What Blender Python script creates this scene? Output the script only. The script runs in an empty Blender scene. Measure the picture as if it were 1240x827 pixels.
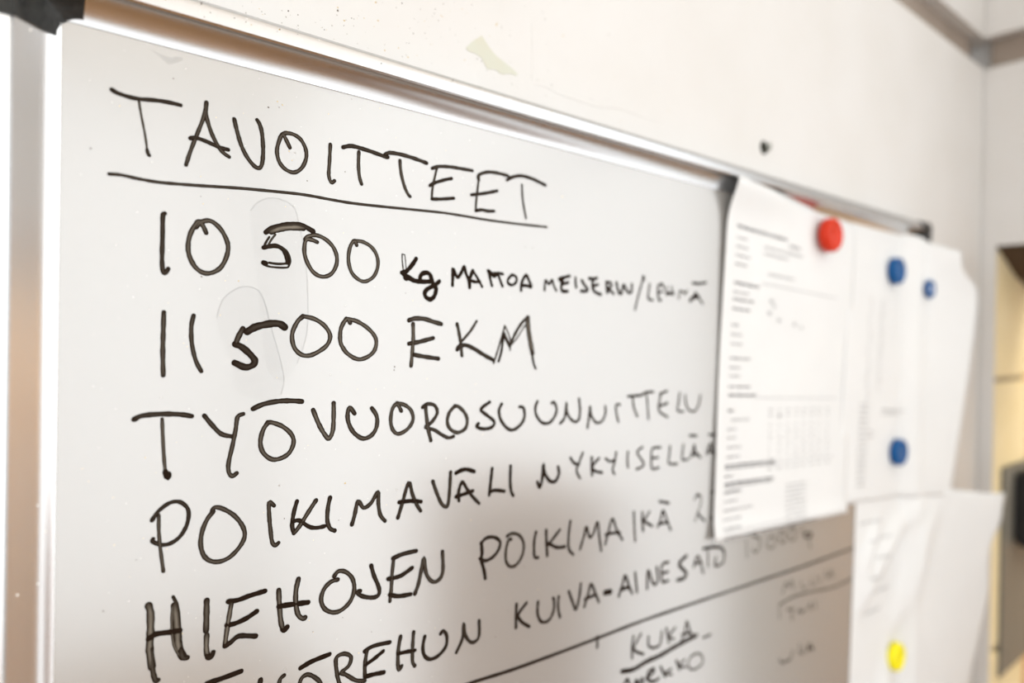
import bpy, bmesh, math, random
from mathutils import Vector, Matrix
random.seed(7)
PI = math.pi
C = bpy.context.scene.collection
sc = bpy.context.scene
EYE = 1.5                                   # eye height; board coordinates below are relative to it

# ------------------------------------------------------------------ camera
cam = bpy.data.cameras.new('camera'); cam_o = bpy.data.objects.new('camera', cam); C.objects.link(cam_o)
R_ = Vector((0.77208, -0.63534, 0.01541)); U_ = Vector((-0.00934, 0.01290, 0.99987)); F_ = Vector((0.63545, 0.77213, -0.00402))
m = Matrix((R_, U_, -F_)).transposed().to_4x4(); m.translation = Vector((0, -0.32687, EYE))
cam_o.matrix_world = m
cam.sensor_width = 36.0; cam.lens = 24.0; cam.clip_start = 0.01
cam.dof.use_dof = True; cam.dof.focus_distance = 0.338; cam.dof.aperture_fstop = 3.2
sc.camera = cam_o
# ------------------------------------------------------------------ world, light, exposure
w = bpy.data.worlds.new('world'); sc.world = w; w.use_nodes = True
w.node_tree.nodes['Background'].inputs[0].default_value = (0.9, 0.95, 1.0, 1); w.node_tree.nodes['Background'].inputs[1].default_value = 1.0
vs = sc.view_settings
vs.view_transform = 'Standard'; vs.look = 'None'; vs.gamma = 1.0; vs.use_curve_mapping = False; vs.exposure = -0.84
def area(name, loc, target, sx, sy, power, color):
    l = bpy.data.lights.new(name, 'AREA'); l.shape = 'RECTANGLE'; l.size = sx; l.size_y = sy; l.energy = power; l.color = color
    o = bpy.data.objects.new(name, l); C.objects.link(o); o.location = loc
    o.rotation_euler = (Vector(target) - Vector(loc)).to_track_quat('-Z', 'Y').to_euler(); return o
area('window_fill', (-.60, -2.93, EYE - 0.15), (-.60, 0, EYE - 0.15), 3.4, 2.4, 58, (0.91, 0.965, 1.0))        # window_1 fill, out of view, sized for an even reflection in the board
area('window_fill', (1.13, -1.62, EYE - 0.15), (0, -1.62, EYE - 0.15), 2.4, 2.4, 46, (0.91, 0.965, 1.0))       # window_2 fill, added out of view for a bright reflection in the board
area('window_fill', (-2.33, -1.50, EYE - 0.05), (0, -1.50, EYE - 0.05), 2.4, 1.6, 44, (0.91, 0.965, 1.0))      # window_3 fill, added out of view to brighten the right wall
area('ceiling_fill', (-0.2, -1.45, EYE + 1.07), (-0.2, -1.44, 0), 2.6, 2.6, 22, (1.0, 0.85, 0.68))             # unseen ceiling panel, added and widened to whiten the board and light the corner
area('passage_fill', (1.74, -.60, EYE + .98), (1.74, -.599, 0), .7, 1.0, 40, (1.0, 0.90, 0.74))          # unseen fill in the passage, added to brighten the reveal and left rail

# ------------------------------------------------------------------ helpers
def link(o, parent=None):
    C.objects.link(o)
    if parent is not None: o.parent = parent
    return o
def obj(name, bm, mat, parent=None, smooth=False, loc=None):
    me = bpy.data.meshes.new(name); bmesh.ops.recalc_face_normals(bm, faces=bm.faces[:]) ; bm.to_mesh(me); bm.free()
    for mt in (mat if isinstance(mat, (list, tuple)) else [mat]): me.materials.append(mt)
    if smooth:
        for p in me.polygons: p.use_smooth = True
    o = bpy.data.objects.new(name, me)
    if loc is not None: o.location = loc
    return link(o, parent)
def tag(o, label=None, cat=None, group=None, kind=None):
    if label: o['label'] = label
    if cat: o['category'] = cat
    if group: o['group'] = group
    if kind: o['kind'] = kind
    return o
def empty(name, loc=(0, 0, 0)):
    o = bpy.data.objects.new(name, None); o.location = loc; o.empty_display_size = 0.02; return link(o)
def box(bm, a, b, bev=0.0):
    (x0, y0, z0), (x1, y1, z1) = a, b
    r = bmesh.ops.create_cube(bm, size=1.0)
    for v in r['verts']:
        v.co = Vector(((x0 + x1) / 2 + v.co.x * (x1 - x0), (y0 + y1) / 2 + v.co.y * (y1 - y0), (z0 + z1) / 2 + v.co.z * (z1 - z0)))
    if bev:
        es = list({e for v in r['verts'] for e in v.link_edges})
        bmesh.ops.bevel(bm, geom=es, offset=bev, segments=2, affect='EDGES', clamp_overlap=True)
def boxo(name, a, b, mat, parent=None, bev=0.0):
    bm = bmesh.new(); box(bm, a, b, bev); return obj(name, bm, mat, parent)

# ------------------------------------------------------------------ materials
def mat(name, col, rough=0.5, metal=0.0, ior=1.45, coat=0.0):
    mt = bpy.data.materials.new(name); mt.use_nodes = True; b = mt.node_tree.nodes['Principled BSDF']
    b.inputs['Base Color'].default_value = (*col, 1); b.inputs['Roughness'].default_value = rough; b.inputs['Metallic'].default_value = metal
    b.inputs['IOR'].default_value = ior; b.inputs['Coat Weight'].default_value = coat
    return mt
def noisy(mt, c1, c2, scale, detail=4, lo=0.4, hi=0.6, bump=0.0, bscale=None, stretch=None):
    nt = mt.node_tree; b = nt.nodes['Principled BSDF']; N = nt.nodes.new
    tc = N('ShaderNodeTexCoord'); src = tc.outputs['Object']
    if stretch:
        mp = N('ShaderNodeMapping'); mp.inputs['Scale'].default_value = stretch; nt.links.new(src, mp.inputs['Vector']); src = mp.outputs['Vector']
    n = N('ShaderNodeTexNoise'); n.inputs['Scale'].default_value = scale; n.inputs['Detail'].default_value = detail
    nt.links.new(src, n.inputs['Vector'])
    r = N('ShaderNodeValToRGB'); r.color_ramp.elements[0].position = lo; r.color_ramp.elements[1].position = hi
    r.color_ramp.elements[0].color = (*c1, 1); r.color_ramp.elements[1].color = (*c2, 1)
    nt.links.new(n.outputs['Fac'], r.inputs['Fac']); nt.links.new(r.outputs['Color'], b.inputs['Base Color'])
    if bump:
        n2 = N('ShaderNodeTexNoise'); n2.inputs['Scale'].default_value = bscale or scale; n2.inputs['Detail'].default_value = 5
        nt.links.new(src, n2.inputs['Vector'])
        bp = N('ShaderNodeBump'); bp.inputs['Strength'].default_value = bump; bp.inputs['Distance'].default_value = 0.001
        nt.links.new(n2.outputs['Fac'], bp.inputs['Height']); nt.links.new(bp.outputs['Normal'], b.inputs['Normal'])
    return mt
M = {}
M['paint'] = noisy(mat('wall_paint', (.8, .78, .73), .55), (.665, .65, .63), (.70, .69, .68), 9, 6, .3, .7, .35, 60)
M['cream'] = noisy(mat('cream_masonry', (.7, .6, .4), .7), (.86, .76, .48), (.90, .81, .56), 14, 5, .3, .7, .6, 90)
M['mortar'] = mat('mortar', (.42, .36, .26), .9)
M['groove'] = noisy(mat('brown_grey_board', (.3, .25, .21), .7), (.27, .22, .18), (.34, .28, .235), 20, 5, .3, .7)
M['head'] = noisy(mat('dark_head_and_shade', (.08, .05, .03), .7), (.06, .035, .02), (.10, .065, .04), 20, 4)  # head of the opening, and the painted shade where the grooves meet
M['floor'] = noisy(mat('brown_floor', (.3, .16, .07), .5), (.27, .125, .035), (.37, .185, .06), 6, 6, .3, .7)
M['ceiling'] = mat('ceiling_white', (.8, .8, .78), .8)
M['board'] = noisy(mat('white_enamel', (.32, .31, .29), .21, ior=3.4), (.302, .290, .272), (.315, .303, .285), 3, 2, .3, .7)
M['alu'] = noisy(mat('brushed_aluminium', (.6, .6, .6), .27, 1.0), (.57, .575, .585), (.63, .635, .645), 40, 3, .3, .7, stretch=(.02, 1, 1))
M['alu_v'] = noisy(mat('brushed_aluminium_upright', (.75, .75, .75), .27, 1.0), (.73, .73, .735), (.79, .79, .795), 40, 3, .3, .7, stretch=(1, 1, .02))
M['cap'] = noisy(mat('black_plastic', (.02, .02, .02), .32), (.012, .012, .012), (.03, .03, .028), 200, 3, .3, .7, .3, 600)
M['cap'].node_tree.nodes['Principled BSDF'].inputs['Specular IOR Level'].default_value = .3
M['paper'] = noisy(mat('white_paper', (.86, .86, .86), .6), (.745, .755, .76), (.765, .775, .778), 12, 3)
M['print'] = mat('grey_print', (.07, .07, .08), .7)
M['print_light'] = mat('pale_grey_print', (.27, .27, .28), .7)
M['red'] = mat('red_plastic', (.62, .03, .005), .42, ior=1.35)
M['blue'] = mat('blue_plastic', (.003, .085, .27), .42, ior=1.35)
M['yellow'] = mat('yellow_plastic', (.93, .84, .0), .4)
M['pale_blue'] = mat('pale_centre', (.62, .68, .85), .4)
M['board_frame'] = mat('white_frame', (.7, .7, .68), .5)
M['steel'] = mat('dull_steel', (.35, .36, .33), .4, 1.0)
M['dark'] = mat('dark_hole', (.02, .022, .012), .8)
M['plaster'] = noisy(mat('bare_plaster', (.6, .6, .5), .8), (.62, .60, .50), (.60, .61, .53), 60, 4, .3, .7)
M['black'] = mat('black_box', (.012, .012, .012), .5)
M['plate'] = mat('shade_backing_grey', (.22, .22, .2), .5)  # grey of the painted shade by the box, and of the whiteboard backing
M['wood'] = noisy(mat('oak', (.3, .16, .07), .5), (.22, .10, .04), (.31, .15, .06), 5, 6, .3, .7, stretch=(8, 8, .6))
M['orange_wood'] = noisy(mat('varnished_pine', (.6, .33, .12), .5), (.70, .47, .26), (.78, .56, .34), 5, 6, .3, .7, stretch=(8, 8, .6))
M['knob'] = mat('brass', (.5, .38, .18), .35, 1.0)
M['speck_dark'] = mat('dark_speck', (.06, .035, .02), .8)
M['speck_ochre'] = mat('ochre_speck', (.55, .38, .12), .8)
M['speck_grey'] = mat('grey_speck', (.42, .40, .37), .8)
M['speck_pale'] = mat('pale_speck', (.9, .88, .84), .7)
def smear_mat(name, a, col):
    mt = mat(name, col, .35); mt.node_tree.nodes['Principled BSDF'].inputs['Alpha'].default_value = a; return mt
M['smear'] = smear_mat('wiped_ink_haze', .035, (.30, .31, .32))
M['smear_edge'] = smear_mat('wiped_ink_edge', .13, (.35, .36, .36))
# marker ink: dense at the two edges of a stroke, dry and streaky in its middle
mt = mat('marker_ink', (.02, .012, .006), .6, ior=1.25); nt = mt.node_tree; b = nt.nodes['Principled BSDF']; N = nt.nodes.new; L = nt.links.new
uv = N('ShaderNodeUVMap'); uv.uv_map = 'across'; sp = N('ShaderNodeSeparateXYZ'); L(uv.outputs['UV'], sp.inputs[0])
at = N('ShaderNodeAttribute'); at.attribute_name = 'dry'
def math_(op, a=None, b_=None, v=0.0):
    n = N('ShaderNodeMath'); n.operation = op
    if a is not None: L(a, n.inputs[0])
    if b_ is not None: L(b_, n.inputs[1])
    else: n.inputs[1].default_value = v
    return n.outputs[0]
d = math_('ABSOLUTE', math_('SUBTRACT', sp.outputs[0], v=.5)); c_ = math_('SUBTRACT', math_('MULTIPLY', d, v=-2.6)); c_ = math_('ADD', math_('MULTIPLY', d, v=-3.0), v=1.15)
cm = N('ShaderNodeCombineXYZ'); L(math_('MULTIPLY', sp.outputs[0], v=5.0), cm.inputs[0]); L(math_('MULTIPLY', sp.outputs[1], v=.12), cm.inputs[1])
ns = N('ShaderNodeTexNoise'); ns.inputs['Scale'].default_value = 1.6; ns.inputs['Detail'].default_value = 4; L(cm.outputs[0], ns.inputs['Vector'])
k = math_('MULTIPLY', math_('MULTIPLY', c_, at.outputs['Fac']), math_('ADD', ns.outputs['Fac'], v=.45))
cl = N('ShaderNodeClamp'); L(k, cl.inputs[0]); cl.inputs['Max'].default_value = .8
mx = N('ShaderNodeMix'); mx.data_type = 'RGBA'; L(cl.outputs[0], mx.inputs[0]); mx.inputs[6].default_value = (.016, .009, .005, 1); mx.inputs[7].default_value = (.36, .32, .26, 1); b.inputs['Specular IOR Level'].default_value = .12
L(mx.outputs[2], b.inputs['Base Color'])
M['ink'] = mt

# ------------------------------------------------------------------ the room
XC, YW = 1.1703, 0.012                      # right wall face, back wall face
G0, G1 = EYE + .4063, EYE + .4523           # groove under the upper wall
XL, YR, ZT = -2.4, -3.0, EYE + 1.1
H = .1247 + EYE; XJ = .0331                 # top and left edge of the writing surface
def struct(name, boxes, mt, parent=None, bev=0.0):
    bm = bmesh.new()
    for a, b in boxes: box(bm, a, b, bev)
    o = obj(name, bm, mt, parent)
    if parent is None: o['kind'] = 'structure'
    return o
wall_back = struct('wall_back', [((XL, YW, 0), (XC - .003, YW + .12, G0)), ((XL, YW, G1), (XC - .003, YW + .12, ZT)), ((XL, YW + .03, G0), (XC - .012, YW + .12, G1)), ((XL, YW + .1201, 0), (XC + .17, YW + .14, ZT))], M['paint'])
struct('trim_1', [((XL, YW + .016, G0 - .0), (XC - .010, YW + .03, G1))], M['groove'])
OY0, OY1, OZ = -.34, -.0065, EYE + .1455     # opening in the right wall
wr = struct('wall_right', [((XC, OY1, 0), (XC + .004, YW + .12, G0)), ((XC, YR, 0), (XC + .17, OY0, G0)), ((XC, OY0, OZ), (XC + .17, OY1, G0)),
    ((XC + .004, OY1, OZ), (XC + .17, YW + .12, G0)), ((XC, YR, G1), (XC + .17, YW + .12, ZT)), ((XC + .03, YR, G0), (XC + .17, YW - .004, G1)), ((XC + .03, YW - .004, G0), (XC + .17, YW + .12, G1))], M['paint'])
struct('trim_2', [((XC + .016, YR, G0), (XC + .03, YW - .004, G1))], M['groove'])
bm = bmesh.new()
vs_ = [bm.verts.new((x, y, z)) for y in (OY0 + .0005, OY1 - .0005) for x, z in ((XC + .001, OZ - .0005), (XC + .17, OZ - .0005), (XC + .17, OZ - .052), (XC + .10, OZ - .040))]
for f in ((0, 1, 2, 3), (7, 6, 5, 4), (0, 4, 5, 1), (1, 5, 6, 2), (2, 6, 7, 3), (3, 7, 4, 0)): bm.faces.new([vs_[k] for k in f])
obj('sloping_head', bm, M['head'], wr)
struct('corner_shade', [((XC - .010, YW + .04, G0), (XC + .03, YW + .05, G1))], M['head'])  # dark strip that colours in the shade where the two grooves meet
z = OZ - EYE
edges = [.1455, -.05, -.25, -.45, -.65, -.85, -1.05, -1.25, -1.5]
bm = bmesh.new(); box(bm, (XC + .0045, OY1 + .006, 0), (XC + .17, OY1 + .13, OZ)); mortar = obj('mortar', bm, M['mortar'], wr)
first = None
for i in range(len(edges) - 1):
    bm = bmesh.new(); box(bm, (XC + .0045, OY1, EYE + edges[i + 1] + .004), (XC + .169, OY1 + .1, EYE + edges[i] - .004), .002)
    obj('block', bm, M['cream'], wr)
floor = struct('floor', [((XL - .1, YR - .1, -.1), (XC + 1.2, YW + .13, 0))], M['floor'])
struct('ceiling', [((XL - .1, YR - .1, ZT), (XC + 1.2, YW + .13, ZT + .1))], M['ceiling'])
struct('wall_left', [((XL - .1, YR, 0), (XL, YW + .12, ZT))], M['paint'])
struct('wall_front', [((XL, YR - .1, 0), (XC + .17, YR, ZT))], M['paint'])
def unseen_window(name, boxes): struct(name, boxes, M['board_frame'])  # out-of-view frames built around the added fill lights
unseen_window('unseen_window_1', [((-2.35, YR, .10), (1.15, YR + .06, .15)), ((-2.35, YR, EYE + 1.05), (1.15, YR + .06, EYE + 1.09)), ((-2.35, YR, .15), (-2.31, YR + .06, EYE + 1.05)), ((1.11, YR, .15), (1.15, YR + .06, EYE + 1.05))])
unseen_window('unseen_window_3', [((XL, -2.75, EYE - .90), (XL + .06, -.25, EYE - .85)), ((XL, -2.75, EYE + .75), (XL + .06, -.25, EYE + .80)), ((XL, -2.75, EYE - .85), (XL + .06, -2.70, EYE + .75)), ((XL, -.30, EYE - .85), (XL + .06, -.25, EYE + .75))])
unseen_window('unseen_window_2', [((XC - .05, -2.87, .10), (XC, -.37, .15)), ((XC - .05, -2.87, EYE + 1.05), (XC, -.37, EYE + 1.09)), ((XC - .05, -2.87, .15), (XC, -2.83, EYE + 1.05)), ((XC - .05, -.41, .15), (XC, -.37, EYE + 1.05))])
# closed door at the back of the opening
struct('wall_passage', [((XC + .17, YW + .02, 0), (XC + 1.1, YW + .14, ZT)), ((XC + .17, -1.32, 0), (XC + 1.1, -1.22, ZT)), ((XC + 1.0, -1.22, 0), (XC + 1.1, YW + .02, ZT))], M['paint'])
struct("tint_panel_passage", [((XC + .985, -1.22, 0), (XC + 1.0, YW + .02, EYE + .10)), ((XC + .17, YW + .005, 0), (XC + .985, YW + .02, EYE + .10))], M['orange_wood'])  # unseen pine panelling, added to give the left rail a brown reflection
d1 = empty('door_1', (XC + .97, (OY0 + OY1) / 2 - .3, 0)); d1['kind'] = 'structure'
bm = bmesh.new(); box(bm, (-.02, -.26, 0), (.02, .24, OZ + .05), .002); obj('door_leaf', bm, M['orange_wood'], d1)
bm = bmesh.new(); box(bm, (-.03, -.10, .98), (-.02, -.06, 1.14), .003); box(bm, (-.06, -.085, 1.08), (-.02, -.07, 1.1), .002); box(bm, (-.062, -.085, 1.08), (-.05, .03, 1.1), .003); obj('door_handle', bm, M['steel'], d1)

# marks on the back wall: bare plaster where paint came off, paint ridges, splashes
def poly(pts, y, lift, name, mt, parent):
    bm = bmesh.new(); vs_ = [bm.verts.new((x, y, z + EYE)) for x, z in pts]; f = bm.faces.new(vs_)
    r = bmesh.ops.extrude_face_region(bm, geom=[f])
    for v in r['geom']:
        if isinstance(v, bmesh.types.BMVert): v.co.y -= lift
    bmesh.ops.triangulate(bm, faces=bm.faces[:])
    return obj(name, bm, mt, parent)
peel = [(0.2391, 0.1754), (0.244, 0.1808), (0.247, 0.1832), (0.2508, 0.1863), (0.2534, 0.184), (0.2566, 0.1809), (0.2613, 0.1776), (0.2686, 0.1749), (0.2754, 0.1725), (0.2803, 0.1701), (0.2789, 0.1687), (0.2734, 0.1688), (0.2688, 0.1671), (0.2654, 0.1668), (0.2621, 0.1685), (0.2556, 0.1668), (0.2537, 0.1693), (0.251, 0.1727), (0.2466, 0.174), (0.241, 0.174)]
tag(poly(peel, YW, .00025, 'bare_patch', M['plaster'], wall_back), 'pale green patch where the white paint has flaked off')
def catmull(P, n=6):
    if len(P) < 3:
        (x0, y0), (x1, y1) = P[0], P[-1]; return [(x0 + (x1 - x0) * i / n, y0 + (y1 - y0) * i / n) for i in range(n + 1)]
    Q = [P[0]] + list(P) + [P[-1]]; out = []
    for i in range(1, len(Q) - 2):
        p0, p1, p2, p3 = Q[i - 1:i + 3]
        for j in range(n):
            t = j / n
            out.append(tuple(.5 * (2 * p1[a] + (p2[a] - p0[a]) * t + (2 * p0[a] - 5 * p1[a] + 4 * p2[a] - p3[a]) * t * t + (3 * p1[a] - p0[a] - 3 * p2[a] + p3[a]) * t ** 3) for a in (0, 1)))
    out.append(P[-1]); return out
def tube2d(bm, P, r, y, seg=6, flat=.5):
    P = catmull(P, 6); rings = []
    for i, (x, z) in enumerate(P):
        a = P[max(0, i - 1)]; c = P[min(len(P) - 1, i + 1)]; dx, dz = c[0] - a[0], c[1] - a[1]; l = math.hypot(dx, dz) or 1
        nx, nz = -dz / l, dx / l; rr = r * (.3 + .7 * math.sin(PI * i / (len(P) - 1)) ** .4)
        rings.append([bm.verts.new((x + nx * rr * math.cos(t), y - rr * flat * math.sin(t), z + EYE + nz * rr * math.cos(t))) for t in [PI * k / seg for k in range(seg + 1)]])
    for a, b in zip(rings, rings[1:]):
        for k in range(seg): bm.faces.new((a[k], a[k + 1], b[k + 1], b[k]))
for pts, r in (([(0.2915, 0.2069), (0.2926, 0.1894), (0.2928, 0.1798), (0.293, 0.169)], .0009), ([(0.2938, 0.1671), (0.3039, 0.1685), (0.3153, 0.1668), (0.3349, 0.1664), (0.3556, 0.1665), (0.3775, 0.1703), (0.4055, 0.1698), (0.4355, 0.1711)], .0007)):
    bm = bmesh.new(); tube2d(bm, pts, r, YW, 6, .45); obj('paint_ridge', bm, M['paint'], wall_back, True)
def speck(bm, x, y, z, r):
    n = 7; c = bm.verts.new((x, y - r * .25, z)); k = random.random(); ring = []
    for i in range(n):
        t = 2 * PI * i / n; q = r * random.uniform(.65, 1.15); ring.append(bm.verts.new((x + q * math.cos(t), y, z + q * math.sin(t))))
    for i in range(n): bm.faces.new((c, ring[i], ring[(i + 1) % n]))
KW = [(0.1784, 0.1832), (0.1166, 0.1587), (0.1182, 0.158), (0.1298, 0.1632), (0.1563, 0.1734), (0.1601, 0.1676), (0.1563, 0.1717), (0.1801, 0.1737), (0.1716, 0.1725), (0.2069, 0.1886), (0.2226, 0.1965), (0.2193, 0.1858), (0.135, 0.1574), (0.1491, 0.1595), (0.1844, 0.1586), (0.1992, 0.159), (0.2622, 0.1964), (0.2628, 0.1976), (0.2736, 0.193), (0.3198, 0.2066), (0.2479, 0.1713), (0.2511, 0.1707), (0.2446, 0.18), (0.3007, 0.2163), (0.303, 0.2126), (0.2973, 0.1707), (0.3099, 0.1705), (0.2756, 0.1626), (0.3647, 0.2204), (0.4352, 0.1814), (0.8411, 0.1743)]
KB = [(0.1206, 0.1124), (0.1162, 0.1086), (0.123, 0.1113), (0.1214, 0.1098), (0.1592, 0.1226), (0.1755, 0.1216), (0.1801, 0.1111), (0.2144, 0.1163), (0.2346, 0.1161), (0.2179, 0.1072), (0.1266, 0.0897), (0.1295, 0.0894), (0.1359, 0.0767), (0.1561, 0.0846), (0.1862, 0.0766), (0.0864, 0.0618), (0.0875, 0.0586), (0.0872, 0.0258), (0.1035, 0.025), (0.1557, 0.0531), (0.1572, 0.0158), (0.1928, 0.0241), (0.2786, 0.0578), (0.2848, 0.0579), (0.1496, -0.0198), (0.1867, -0.0162), (0.1863, -0.018), (0.2211, -0.0694), (0.2269, -0.0724), (0.1586, -0.0761), (0.1889, -0.0834), (0.2394, -0.108), (0.0624, -0.0972), (0.0504, -0.1163), (0.1583, -0.1458), (0.1423, -0.1489), (0.2111, -0.1406), (0.1796, -0.1324), (0.1797, -0.1387), (0.282, -0.144), (0.269, -0.1692), (0.2595, -0.1826), (0.2496, -0.1575), (0.31, 0.094), (0.3208, -0.0877), (0.0438, 0.0753), (0.054, 0.0952), (0.0745, 0.1118), (0.1751, -0.1575), (0.1281, -0.1635), (0.1267, -0.0895), (0.124, -0.073), (0.1553, -0.0948)]
cols = ('speck_dark', 'speck_ochre', 'speck_grey')
bw = {c: bmesh.new() for c in cols}
for i, (x, z) in enumerate(KW): speck(bw[random.choice(('speck_dark', 'speck_dark', 'speck_ochre', 'speck_grey'))], x, YW, z + EYE, random.uniform(.00035, .0006))
for i in range(360):
    x = abs(random.gauss(.08, .13)) + .03; z = .152 + abs(random.gauss(0, .035))
    speck(bw[random.choice(('speck_ochre', 'speck_grey', 'speck_grey', 'speck_dark'))], x, YW, z + EYE, random.uniform(.00014, .00042))
for c in cols: tag(obj('paint_speck', bw[c], M[c], wall_back), kind='stuff')

# ------------------------------------------------------------------ whiteboard
XR = .892; ZB = H - .5575
wb = empty('whiteboard', (XJ - .02, 0, ZB - .022))
tag(wb, 'white magnetic board with aluminium frame and black corners, covered in Finnish handwriting', 'whiteboard')
off = Vector((wb.location.x, 0, wb.location.z))
def wobj(name, bm, mt, smooth=False, parent=None):
    for v in bm.verts: v.co -= off
    return obj(name, bm, mt, parent or wb, smooth)
bm = bmesh.new(); box(bm, (XJ - .006, 0, ZB - .006), (XR + .006, .009, H + .006)); surface = wobj('writing_surface', bm, M['board'])
bm = bmesh.new(); box(bm, (XJ - .004, .0092, ZB - .004), (XR + .004, .0115, H + .004)); wobj('backing_board', bm, M['plate'])
DEP = .010
PH0, PHI = math.radians(13), math.radians(60)
def cove(d, wd):                              # height of the hollow inner face, d outward from the joint
    if wd > .014:                             # uprights: hollow first, then a straight slope
        a = .45 * wd; p1 = math.radians(40); r = a / (math.sin(p1) - math.sin(PH0)); s = math.sin(PH0) + min(d, a) / r
        return .0006 + (r * (math.cos(PH0) - math.sqrt(1 - s * s)) + max(0, d - a) * math.tan(math.radians(41)))
    r = wd / (math.sin(PHI) - math.sin(PH0)); s = math.sin(PH0) + d / r; return .0006 + r * (math.cos(PH0) - math.sqrt(max(0, 1 - s * s)))
def profile(wd):
    P = [(0.0, .0006)] + [(wd * i / 14, -cove(wd * i / 14, wd)) for i in range(15)]
    L_ = wd + .0108
    P += [(wd + .0002, -DEP - .0002), (wd + .0010, -DEP - .0010)]
    for i in range(0, 9):
        a = math.radians(90 * i / 8); P.append((L_ - .0050 + .0050 * math.sin(a), -DEP - .0010 + .0050 * (1 - math.cos(a))))
    P += [(L_, .0105), (L_ - .001, .0115)]
    P += [(.006, .0115), (-.002, .0115), (-.002, .0093), (.0, .0093)]
    return P
def rail(side, wd, mt):
    P = profile(wd); bm = bmesh.new(); n = 2; rings = []
    for s in (0, 1):
        ring = []
        for dd, y in P:
            if side == 'top': x, z = ((XJ - dd * WL / wd) if s == 0 else (XR + dd)), H + dd
            if side == 'bottom': x, z = ((XJ - dd) if s == 0 else (XR + dd)), ZB - dd
            if side == 'left': x, z = XJ - dd, (ZB - dd if s == 0 else H + dd * .0108 / wd)
            if side == 'right': x, z = XR + dd, (ZB - dd if s == 0 else H + dd)
            ring.append(bm.verts.new((x, y, z)))
        rings.append(ring)
    k = len(P)
    for i in range(k): bm.faces.new((rings[0][i], rings[0][(i + 1) % k], rings[1][(i + 1) % k], rings[1][i]))
    bm.faces.new(rings[0]); bm.faces.new(rings[1][::-1])
    o = wobj('frame_rail', bm, mt, True)
    md = o.modifiers.new('edge', 'EDGE_SPLIT'); md.split_angle = math.radians(35)
    return o
WL, WT = .0160, .0108
rail('top', WT, M['alu']); rail('bottom', WT, M['alu']); rail('left', WL, M['alu_v']); rail('right', WT, M['alu_v'])
# corner caps
def cap(cx, cz, sx, sz, wx, wz):
    """moulded corner piece; local p,q run outward from the joint corner"""
    n = 36; ra = .0090; ea = .0073
    inner = []; outer = []
    LX, LZ = wx + .0122, wz + .0122
    ar = .010
    for i in range(n + 1):
        t = i / n
        # inner edge: from far end on the upright rail, quarter arc, to far end on the cross rail
        if t < .28: q = (LX * 0 + .0016, -ea)                           # straight foot
        a = PI / 2 * t
        inner.append((.0016 - ra * (1 - math.cos(a)) , -ea + (ra) * math.sin(a)))
        # outer edge: up the outside, round the corner, along the top
        s = t * 2
        if s < 1:
            q = (LX, -ea + s * (LZ + ea)); 
            if q[1] > LZ - ar: u_ = (q[1] - (LZ - ar)) / ar * PI / 4; q = (LX - ar + ar * math.cos(u_), LZ - ar + ar * math.sin(u_))
        else:
            q = (LX - (s - 1) * (LX + ea + .0001), LZ)
            if q[0] > LX - ar: u_ = PI / 2 - (q[0] - (LX - ar)) / ar * PI / 4; q = (LX - ar + ar * math.cos(u_), LZ - ar + ar * math.sin(u_))
        outer.append(q)
    def depth(p, q):
        best = 0
        for d_, w_ in ((p, wx), (q, wz)):
            if d_ <= 0: y = 0
            elif d_ < w_ * .98: y = cove(d_, w_)
            elif d_ < w_ + .007: y = cove(w_, w_) + (DEP + .001 - cove(w_, w_)) * min(1, (d_ - w_ * .98) / .0015)
            else: y = DEP + .001 - .0035 * ((d_ - w_ - .007) / .005) ** 2
            best = max(best, y)
        return best + .0010
    bm = bmesh.new(); m_ = 22; g = []
    for i in range(n + 1):
        row = []
        for j in range(m_ + 1):
            t = j / m_; p = inner[i][0] + (outer[i][0] - inner[i][0]) * t; q = inner[i][1] + (outer[i][1] - inner[i][1]) * t
            y = depth(p, q)
            e = min(j, m_ - j) / m_
            if e < .05: y -= .0006
            if j == m_: y = DEP - .003
            row.append(bm.verts.new((cx + sx * p, -y, cz + sz * q)))
        g.append(row)
    for i in range(n):
        for j in range(m_): bm.faces.new((g[i][j], g[i + 1][j], g[i + 1][j + 1], g[i][j + 1]))
    # sides down to the wall
    loop = [g[i][0] for i in range(n + 1)] + [g[n][j] for j in range(1, m_ + 1)] + [g[i][m_] for i in range(n - 1, -1, -1)] + [g[0][j] for j in range(m_ - 1, 0, -1)]
    back = [bm.verts.new((v.co.x, (.0118 if 0 else .0005) if 1 else 0, v.co.z)) for v in loop]
    for i in range(len(loop)):
        k = (i + 1) % len(loop); bm.faces.new((loop[i], loop[k], back[k], back[i]))
    o = wobj('corner_cap', bm, M['cap'], True)
    md = o.modifiers.new('edge', 'EDGE_SPLIT'); md.split_angle = math.radians(40)
    return o
cap(XJ, H, -1, 1, WL, WT); cap(XR, H, 1, 1, WT, WT); cap(XJ, ZB, -1, -1, WL, WT); cap(XR, ZB, 1, -1, WT, WT)

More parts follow.
